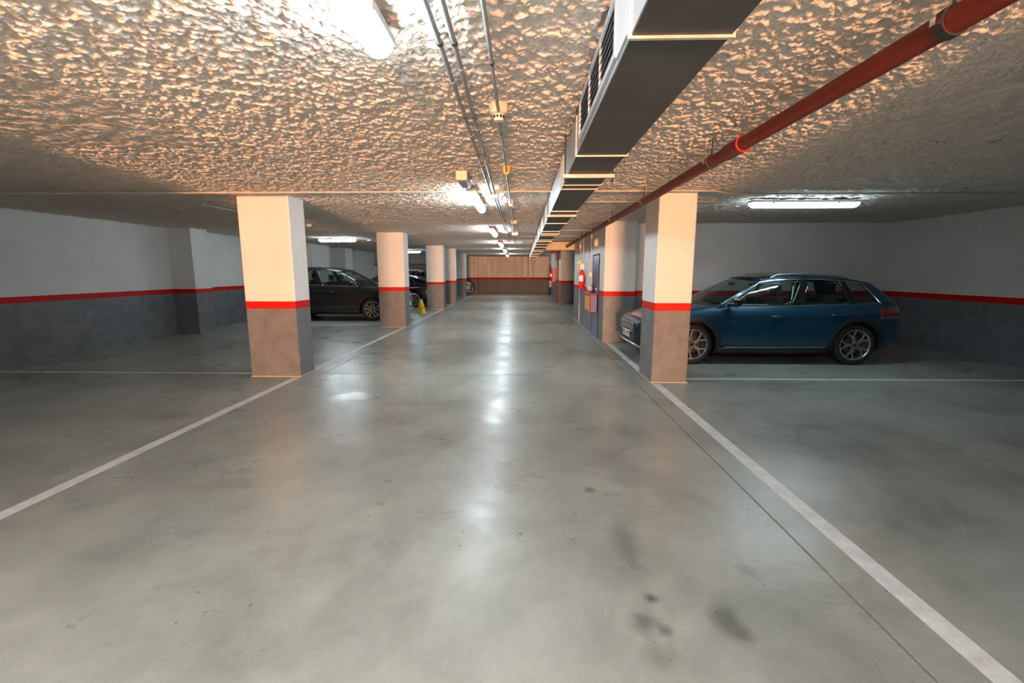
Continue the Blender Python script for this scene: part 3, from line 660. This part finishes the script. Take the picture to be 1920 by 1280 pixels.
        MB().tube(fr_ + up_[1:] + bk[-2::-1] + lo[-2:0:-1], .009, 6, closed=True).build('window_trim', P.get('wtrim', 'chrome'), root)
    def cross(u, v, a, bul): x, y, z = G(u, v, 1); return (x + bul * (1 - a * a), a * y, z + .035 * (1 - a * a))
    for nm, u, b0, b1 in (('windscreen', 0, P['bul'][0], P['bul'][1]), ('rear_window', 1, -P['bul'][2], -P['bul'][3])):
        o = MB().grid([[cross(u, lerp(0, 1, j / 8), -1 + 2 * i / 14, lerp(b0, b1, j / 8)) for j in range(9)] for i in range(15)]).build(nm, 'glass', root, smooth=60); solid(o, .006, 0)
    rf = MB().grid([[cross(i / 20, 1.0, -1 + 2 * j / 12, lerp(P['bul'][1], -P['bul'][3], i / 20)) for j in range(13)] for i in range(21)]).build('roof', paint if not P.get('roofm') else P['roofm'], root, smooth=50); solid(rf, .025, 0)
    if P.get('rails'):
        for sg in (-1, 1):
            q = [G(lerp(.12, .86, i / 10), 1.0, sg, -.03) for i in range(11)]; q = [(x, y, z + (.045 if 0 < i < 10 else .01)) for i, (x, y, z) in enumerate(q)]
            MB().tube(q, .013, 8).build('roof_bar', P['rails'], root, smooth=60)
    # cabin inside
    s0, s1 = P['A'][0] + .1, P['D'][0] - .25
    MB().grid([[(X(s), k * (W(s) * SIDE(1) - .05), ZS(s) + .012 + max(0, ZT(s) - ZS(s))) for k in (-1, -.5, 0, .5, 1)] for s in np.linspace(s0, s1, 8)]).build('cabin_lining', 'seat', root)
    for ss in (P['B'] + .05, P['B'] + .95):
        if ss > s1 - .1: continue
        for sg in (-1, 1):
            zb_ = ZS(ss) - .06; st_ = MB().box(X(ss) - .07, X(ss) + .06, sg * .38 - .24, sg * .38 + .24, zb_, zb_ + .20, .03).build('seat_back', 'seat', root)
            MB().box(X(ss) - .075, X(ss) + .02, sg * .38 - .13, sg * .38 + .13, zb_ + .23, zb_ + .40, .03).build('head_rest', 'seat', st_)
            MB().tube([(X(ss) - .03, sg * .38, zb_ + .18), (X(ss) - .03, sg * .38, zb_ + .26)], .02, 6).build('head_rest_post', 'seat', st_)
    sw = P['A'][0] + .55
    MB().tube([(X(sw) - .03 * math.sin(a), .38 + .18 * math.cos(a), ZS(sw) + .03 + .17 * math.sin(a)) for a in [k * math.pi / 10 for k in range(20)]], .014, 6, closed=True).build('steering_wheel', 'trim', root)
    xm, ym, zm = cross(0, .86, 0, lerp(P['bul'][0], P['bul'][1], .86))
    MB().box(xm - .09, xm - .06, -.11, .11, zm - .07, zm - .005, .012).build('rear_view_mirror', 'trim', root)
    # door mirrors
    for sg in (-1, 1):
        x, y, z = G(pl[0][1] + .035, .05, sg)
        mi = MB().box(x - .06, x + .10, y + sg * .09, y + sg * .25, z + .0, z + .135, .035).build('door_mirror', 'gloss', root, smooth=50)
        MB().tube([(x + .02, y - sg * .02, z - .01), (x + .03, y + sg * .12, z + .03)], .022, 8).build('mirror_stalk', 'trim', mi)
        MB().box(x - .064, x - .058, y + sg * .10, y + sg * .24, z + .02, z + .12).build('mirror_glass', 'chrome', mi)
        MB().box(x + .01, x + .104, y + sg * .12, y + sg * .254, z + .055, z + .065, .003).build('mirror_indicator', 'chrome', mi)
    # doors: seams and handles
    for sg in (-1, 1):
        for s_ in P['seams']:
            MB().tube([side(s_ + .05 * (t_ - .5), t_, sg, .0005) for t_ in np.linspace(.16, .97, 9)], .0045, 5).build('door_seam', 'black', root)
        for s_ in P['handles']:
            p0, p1 = side(s_, .80, sg, .022), side(s_ + .20, .80, sg, .022)
            MB().tube([side(s_ - .01, .80, sg, .0), p0, p1, side(s_ + .21, .80, sg, 0)], .014, 8).build('door_handle', P.get('hm', paint), root, smooth=60)
    if P.get('flap'):
        s_ = P['flap']; q = [side(s_ + .095 * math.copysign(abs(math.cos(a)) ** .5, math.cos(a)), .80 + .10 * math.copysign(abs(math.sin(a)) ** .5, math.sin(a)), P['flap_side'], .001) for a in [k * math.pi / 14 for k in range(28)]]
        MB().tube(q, .0035, 5, closed=True).build('charge_flap_seam', 'black', root)
    # lights, grille, plate
    for sg in (-1, 1):
        hl = MB().grid([[side(s, t_, sg, .006) for t_ in (P['hl'][2], (P['hl'][2] + P['hl'][3]) / 2, P['hl'][3])] for s in np.linspace(P['hl'][0], P['hl'][1], 8)]).build('headlight', 'lens', root, smooth=60); solid(hl, .01, 0)
        MB().tube([side(s, P['hl'][3], sg, .010) for s in np.linspace(P['hl'][0], P['hl'][1], 8)], .007, 6).build('light_strip', 'chrome', hl)
        tl = MB().grid([[side(s, t_, sg, .006) for t_ in (P['tl'][2], (P['tl'][2] + P['tl'][3]) / 2, P['tl'][3])] for s in np.linspace(L - P['tl'][1], L - P['tl'][0], 8)]).build('tail_light', 'redlens', root, smooth=60); solid(tl, .01, 0)
        MB().tube([side(s, P['tl'][2] - .02, sg, .008) for s in np.linspace(L - P['tl'][1], L - P['tl'][0], 6)], .005, 6).build('tail_strip', 'chrome', tl)
        MB().grid([[side(s, t_, sg, .004) for t_ in (.18, .25, .32)] for s in np.linspace(.04, .30, 6)]).build('bumper_vent', 'trim', root)
        MB().tube([side(s, .17, sg, .008) for s in np.linspace(.10, .5, 6)], .007, 6).build('bumper_strip', 'chrome', root)
    wn = W(0.0) * .9; z0, z1 = ZB(0) + .06, ZS(0) - .02; zm_ = P.get('gz', (.50, .62))
    up_g = MB().box(X(0) - .02, X(0) + .012, -wn, wn, zm_[0], zm_[1], .01).build('grille', 'gloss', root)
    for k in range(4): MB().box(X(0) + .012, X(0) + .02, -wn + .04, wn - .04, lerp(zm_[0], zm_[1], (k + .5) / 4) - .004, lerp(zm_[0], zm_[1], (k + .5) / 4) + .004).build('grille_bar', 'trim', up_g)
    MB().box(X(0) + .01, X(0) + .022, -wn, wn, zm_[1] - .004, zm_[1] + .010, .003).build('grille_chrome', 'chrome', up_g)
    MB().box(X(0) + .01, X(0) + .022, -wn * .9, wn * .9, zm_[0] - .012, zm_[0], .003).build('grille_chrome', 'chrome', up_g)
    MB().box(X(0) - .02, X(0) + .008, -wn * .95, wn * .95, z0 - .03, z0 + .11, .01).build('lower_intake', 'trim', root)
    MB().tube([(X(0) - .10, -W(.1), ZB(.1) + .02), (X(0) + .006, -wn, z0 - .05), (X(0) + .02, 0, z0 - .055), (X(0) + .006, wn, z0 - .05), (X(0) - .10, W(.1), ZB(.1) + .02)], .02, 8).build('skid_lip', 'alloy', root, smooth=60)
    for (xx, sgx) in ((X(0) + .02, 1), (X(L) - .012, -1)):
        zp = P.get('pz', .40) if sgx > 0 else .62
        pb = MB().box(xx, xx + sgx * .012, -.26, .26, zp, zp + .115, .003).build('number_plate', 'plate', root)
        MB().box(xx + sgx * .012, xx + sgx * .0135, (.255 if sgx > 0 else -.255) - (.04 if sgx > 0 else -.04), .255 if sgx > 0 else -.255, zp + .004, zp + .111).build('country_band', 'plateblue', pb)
        if plate and sgx > 0:
            cu = bpy.data.curves.new('plate_text', 'FONT'); cu.body = plate; cu.size = .115; cu.align_x = 'CENTER'; cu.align_y = 'CENTER'; cu.extrude = .0006
            to = bpy.data.objects.new('plate_text', cu); COL.objects.link(to); bpy.context.view_layer.update()
            dg = bpy.context.evaluated_depsgraph_get(); tm = bpy.data.meshes.new_from_object(to.evaluated_get(dg)); bpy.data.objects.remove(to)
            tm.materials.clear(); tm.materials.append(M['black']); to = bpy.data.objects.new('plate_lettering', tm); COL.objects.link(to); to.parent = pb
            to.matrix_local = Matrix(((0, 0, 1, xx + .0125), (1, 0, 0, -.02), (0, 1, 0, zp + .0575), (0, 0, 0, 1)))
    # wheels
    for s in (wf, wr_):
        for sg in (-1, 1):
            wheel(root, X(s), sg * (W(s) * .985 - .012), wrad, P['rim'], sg, spoke)
    return root

def wheel(root, x, y, r, rim, sg, kind):
    wd = .215; yi = y - sg * wd; c = (x, 0, r)
    prof = [(rim - .005, 0), (rim + .012, .012), (r - .03, .012), (r - .008, -.004), (r, -.03), (r, -wd + .03), (r - .008, -wd + .004), (r - .03, -wd), (rim, -wd)]
    ty = MB().lathe([(a, y + sg * (h - .012)) for a, h in prof], c, 'y', 48)
    ty.f = [f for f in ty.f if len(f) < 8]; ty = ty.build('tyre', 'rubber', root, smooth=50)
    rm = MB().lathe([(rim + .006, y - sg * .002), (rim - .006, y - sg * .0), (rim - .014, y - sg * .012), (rim - .02, y - sg * .14)], c, 'y', 48); rm.f = [f for f in rm.f if len(f) < 8]
    rm.build('rim', 'alloy', ty, smooth=50)
    MB().lathe([(0, y - sg * .13), (rim - .02, y - sg * .13), (rim - .02, y - sg * .14), (0, y - sg * .14)], c, 'y', 32).build('wheel_back', 'alloydark', ty)
    MB().lathe([(0, y - sg * .075), (rim * .62, y - sg * .075), (rim * .62, y - sg * .095), (0, y - sg * .095)], c, 'y', 28).build('brake_disc', 'dark', ty)
    MB().lathe([(0, y - sg * .012), (.032, y - sg * .012), (.038, y - sg * .02), (.06, y - sg * .05), (.06, y - sg * .07)], c, 'y', 20).build('hub_cap', 'alloydark', ty, smooth=40)
    def bar(mb, p, q, w0, w1, d0=.012, d1=.004, th=.028):
        p = Vector((p[0], 0, p[1])); q = Vector((q[0], 0, q[1])); t_ = (q - p).normalized(); nrm = Vector((-t_.z, 0, t_.x))
        vs = []
        for (e, w_, d_) in ((p, w0, d0), (q, w1, d1)):
            for a, b in ((-1, 0), (1, 0), (1, th), (-1, th)):
                v = e + nrm * (a * w_ / 2); vs.append((x + v.x, y - sg * (d_ + b), r + v.z))
        mb.add(vs, [(0, 1, 2, 3), (7, 6, 5, 4), (0, 4, 5, 1), (1, 5, 6, 2), (2, 6, 7, 3), (3, 7, 4, 0)])
    ns = {'y': 5, 'wide': 5, 'multi': 11}[kind]
    for k in range(ns):
        a = k * 2 * math.pi / ns + (.0 if kind == 'y' else .25); f = lambda rr, da: (rr * math.cos(a + da), rr * math.sin(a + da))
        mb = MB(); R1 = rim - .008
        if kind == 'y':
            for s_ in (-1, 1):
                bar(mb, f(.03, s_ * .55), f(rim * .58, s_ * .085), .016, .018); bar(mb, f(rim * .57, s_ * .09), f(R1, s_ * .30), .020, .022)
            mb.build('spoke', 'alloy', ty); m2 = MB(); bar(m2, f(.03, 0), f(rim * .56, 0), .03, .026, .02, .012); m2.build('spoke_inlay', 'alloydark', ty)
        elif kind == 'wide':
            for s_ in (-1, 1): bar(mb, f(.035, s_ * .5), f(R1, s_ * .24), .022, .030)
            mb.build('spoke', 'alloy', ty); m2 = MB(); bar(m2, f(.04, 0), f(R1, 0), .03, .06, .022, .016); m2.build('spoke_inlay', 'alloydark', ty)
        else:
            bar(mb, f(.04, 0), f(rim * .55, 0), .014, .014); bar(mb, f(rim * .55, 0), f(R1, .16), .012, .012); bar(mb, f(rim * .55, 0), f(R1, -.16), .012, .012); mb.build('spoke', 'alloy', ty)

def paintm(name, col, metal=.6, rough=.32): return mat(name, col, rough, metal, coat=1.0)
XCROSS = dict(L=4.39, W=.91, R=.335, rim=.245, wf=.88, wr=3.53, clad=True, sillchrome=True, rails='alloy', roofm='gloss', flap=1.36, flap_side=1,
    w=[(0, .62), (.04, .72), (.12, .83), (.3, .92), (.6, .975), (1.0, .99), (2.2, 1.0), (3.4, .995), (3.9, .96), (4.2, .88), (4.34, .76), (4.39, .62)],
    zb=[(0, .28), (.12, .22), (.4, .19), (1, .18), (3.6, .19), (4.0, .24), (4.39, .40)],
    zs=[(0, .60), (.05, .68), (.15, .74), (.35, .80), (.8, .875), (1.25, .94), (2.3, .965), (3.4, 1.0), (4.0, 1.01), (4.25, .98), (4.35, .92), (4.39, .80)],
    zt=[(0, .63), (.05, .74), (.15, .82), (.35, .89), (.8, .96), (1.2, 1.01), (1.5, .99), (2.3, .97), (3.4, 1.0), (4.0, 1.03), (4.25, 1.01), (4.35, .94), (4.39, .82)],
    A=(1.28,), D=(4.22,), B=2.35, rail=[(0, (2.05, 1.385, .56)), (.2, (2.36, 1.435, .585)), (.45, (2.80, 1.450, .60)), (.7, (3.25, 1.425, .60)), (1, (3.86, 1.33, .575))],
    pillars=[(-.005, .028, 'paint'), (.40, .455, 'gloss'), (.72, .765, 'gloss'), (.90, 1.005, 'paint')], bul=(.30, .16, .12, .10), seams=[1.36, 2.42, 3.38], handles=[2.12, 3.10],
    hl=(.10, .55, .76, .96), tl=(.05, .5, .72, .90), gz=(.50, .64), pz=(.37), hm=None)
XCROSS.pop('hm')
SUV = dict(L=4.50, W=.93, R=.355, rim=.245, wf=.92, wr=3.60, clad=True, wtrim='chrome', rails='trim',
    w=[(0, .66), (.04, .76), (.12, .86), (.3, .93), (.6, .98), (1.0, .99), (2.2, 1.0), (3.5, .995), (4.0, .97), (4.3, .90), (4.44, .80), (4.5, .66)],
    zb=[(0, .32), (.12, .26), (.4, .22), (1, .21), (3.6, .22), (4.1, .28), (4.5, .42)],
    zs=[(0, .70), (.05, .80), (.15, .87), (.35, .93), (.8, 1.0), (1.3, 1.06), (2.3, 1.09), (3.4, 1.14), (4.1, 1.16), (4.35, 1.12), (4.45, 1.04), (4.5, .9)],
    zt=[(0, .74), (.05, .86), (.15, .95), (.35, 1.01), (.8, 1.07), (1.2, 1.12), (1.5, 1.10), (2.3, 1.09), (3.4, 1.14), (4.1, 1.17), (4.35, 1.14), (4.45, 1.06), (4.5, .92)],
    A=(1.25,), D=(4.32,), B=2.30, rail=[(0, (2.0, 1.53, .58)), (.2, (2.35, 1.595, .60)), (.45, (2.80, 1.615, .62)), (.7, (3.35, 1.60, .62)), (1, (4.05, 1.50, .59))],
    pillars=[(-.005, .025, 'paint'), (.40, .45, 'gloss'), (.70, .74, 'gloss'), (.90, 1.005, 'paint')], bul=(.30, .16, .12, .10), seams=[1.42, 2.42, 3.42], handles=[2.10, 3.12],
    hl=(.08, .5, .55, .72), tl=(.05, .5, .72, .90), gz=(.56, .76), pz=.42)
FAST = dict(L=4.70, W=.92, R=.335, rim=.245, wf=.90, wr=3.72, wtrim='chrome',
    w=[(0, .62), (.04, .72), (.12, .83), (.3, .92), (.6, .975), (1.0, .99), (2.2, 1.0), (3.8, .995), (4.3, .95), (4.55, .86), (4.66, .76), (4.7, .62)],
    zb=[(0, .26), (.12, .20), (.4, .17), (1, .16), (3.8, .17), (4.3, .22), (4.7, .38)],
    zs=[(0, .58), (.05, .64), (.15, .70), (.35, .76), (.8, .83), (1.4, .90), (2.3, .93), (3.6, .99), (4.3, 1.01), (4.55, .99), (4.66, .90), (4.7, .78)],
    zt=[(0, .62), (.05, .70), (.15, .77), (.35, .83), (.8, .90), (1.3, .95), (1.6, .94), (2.3, .93), (3.6, 1.0), (4.3, 1.05), (4.55, 1.04), (4.66, .93), (4.7, .8)],
    A=(1.35,), D=(4.45,), B=2.45, rail=[(0, (2.1, 1.33, .54)), (.25, (2.5, 1.38, .56)), (.5, (2.95, 1.38, .57)), (.75, (3.35, 1.345, .56)), (1, (3.85, 1.25, .53))],
    pillars=[(-.005, .025, 'paint'), (.40, .45, 'gloss'), (.68, .71, 'gloss'), (.80, 1.005, 'paint')], bul=(.30, .16, .14, .10), seams=[1.5, 2.5, 3.5], handles=[2.2, 3.2],
    hl=(.10, .5, .76, .96), tl=(.03, .45, .70, .86), gz=(.42, .56), pz=.34)

car('metallic blue crossover parked behind the right column', (2.80 - .88 + 4.39 / 2, 7.46 + .91, 0), math.pi, paintm('blue_metallic', (.006, .056, .112), .5), XCROSS, 'y', '0005 LMP')
car('dark grey suv parked between the first two left columns', (-4.74 + .92 - 4.5 / 2, 14.05 + .93, 0), 0, paintm('anthracite_metallic', (.004, .008, .011), .15), SUV, 'wide')
car('black fastback car parked rear out behind the yellow sign', (-4.75 + .98 - 4.70 / 2, 19.50 + .92, 0), math.pi, paintm('black_paint', (.006, .006, .008), .3), FAST, 'multi')
car('black suv half hidden behind the black fastback', (-4.05 - 4.5 / 2, 22.55 + .93, 0), math.pi, paintm('black_metallic', (.008, .009, .010), .3), SUV, 'wide')
car('silver car with its nose showing beyond the farthest left column', (-3.42 - 4.39 / 2, 29.3 + .91, 0), 0, paintm('silver_metallic', (.55, .56, .55), .7), dict(XCROSS, roofm=None), 'y')
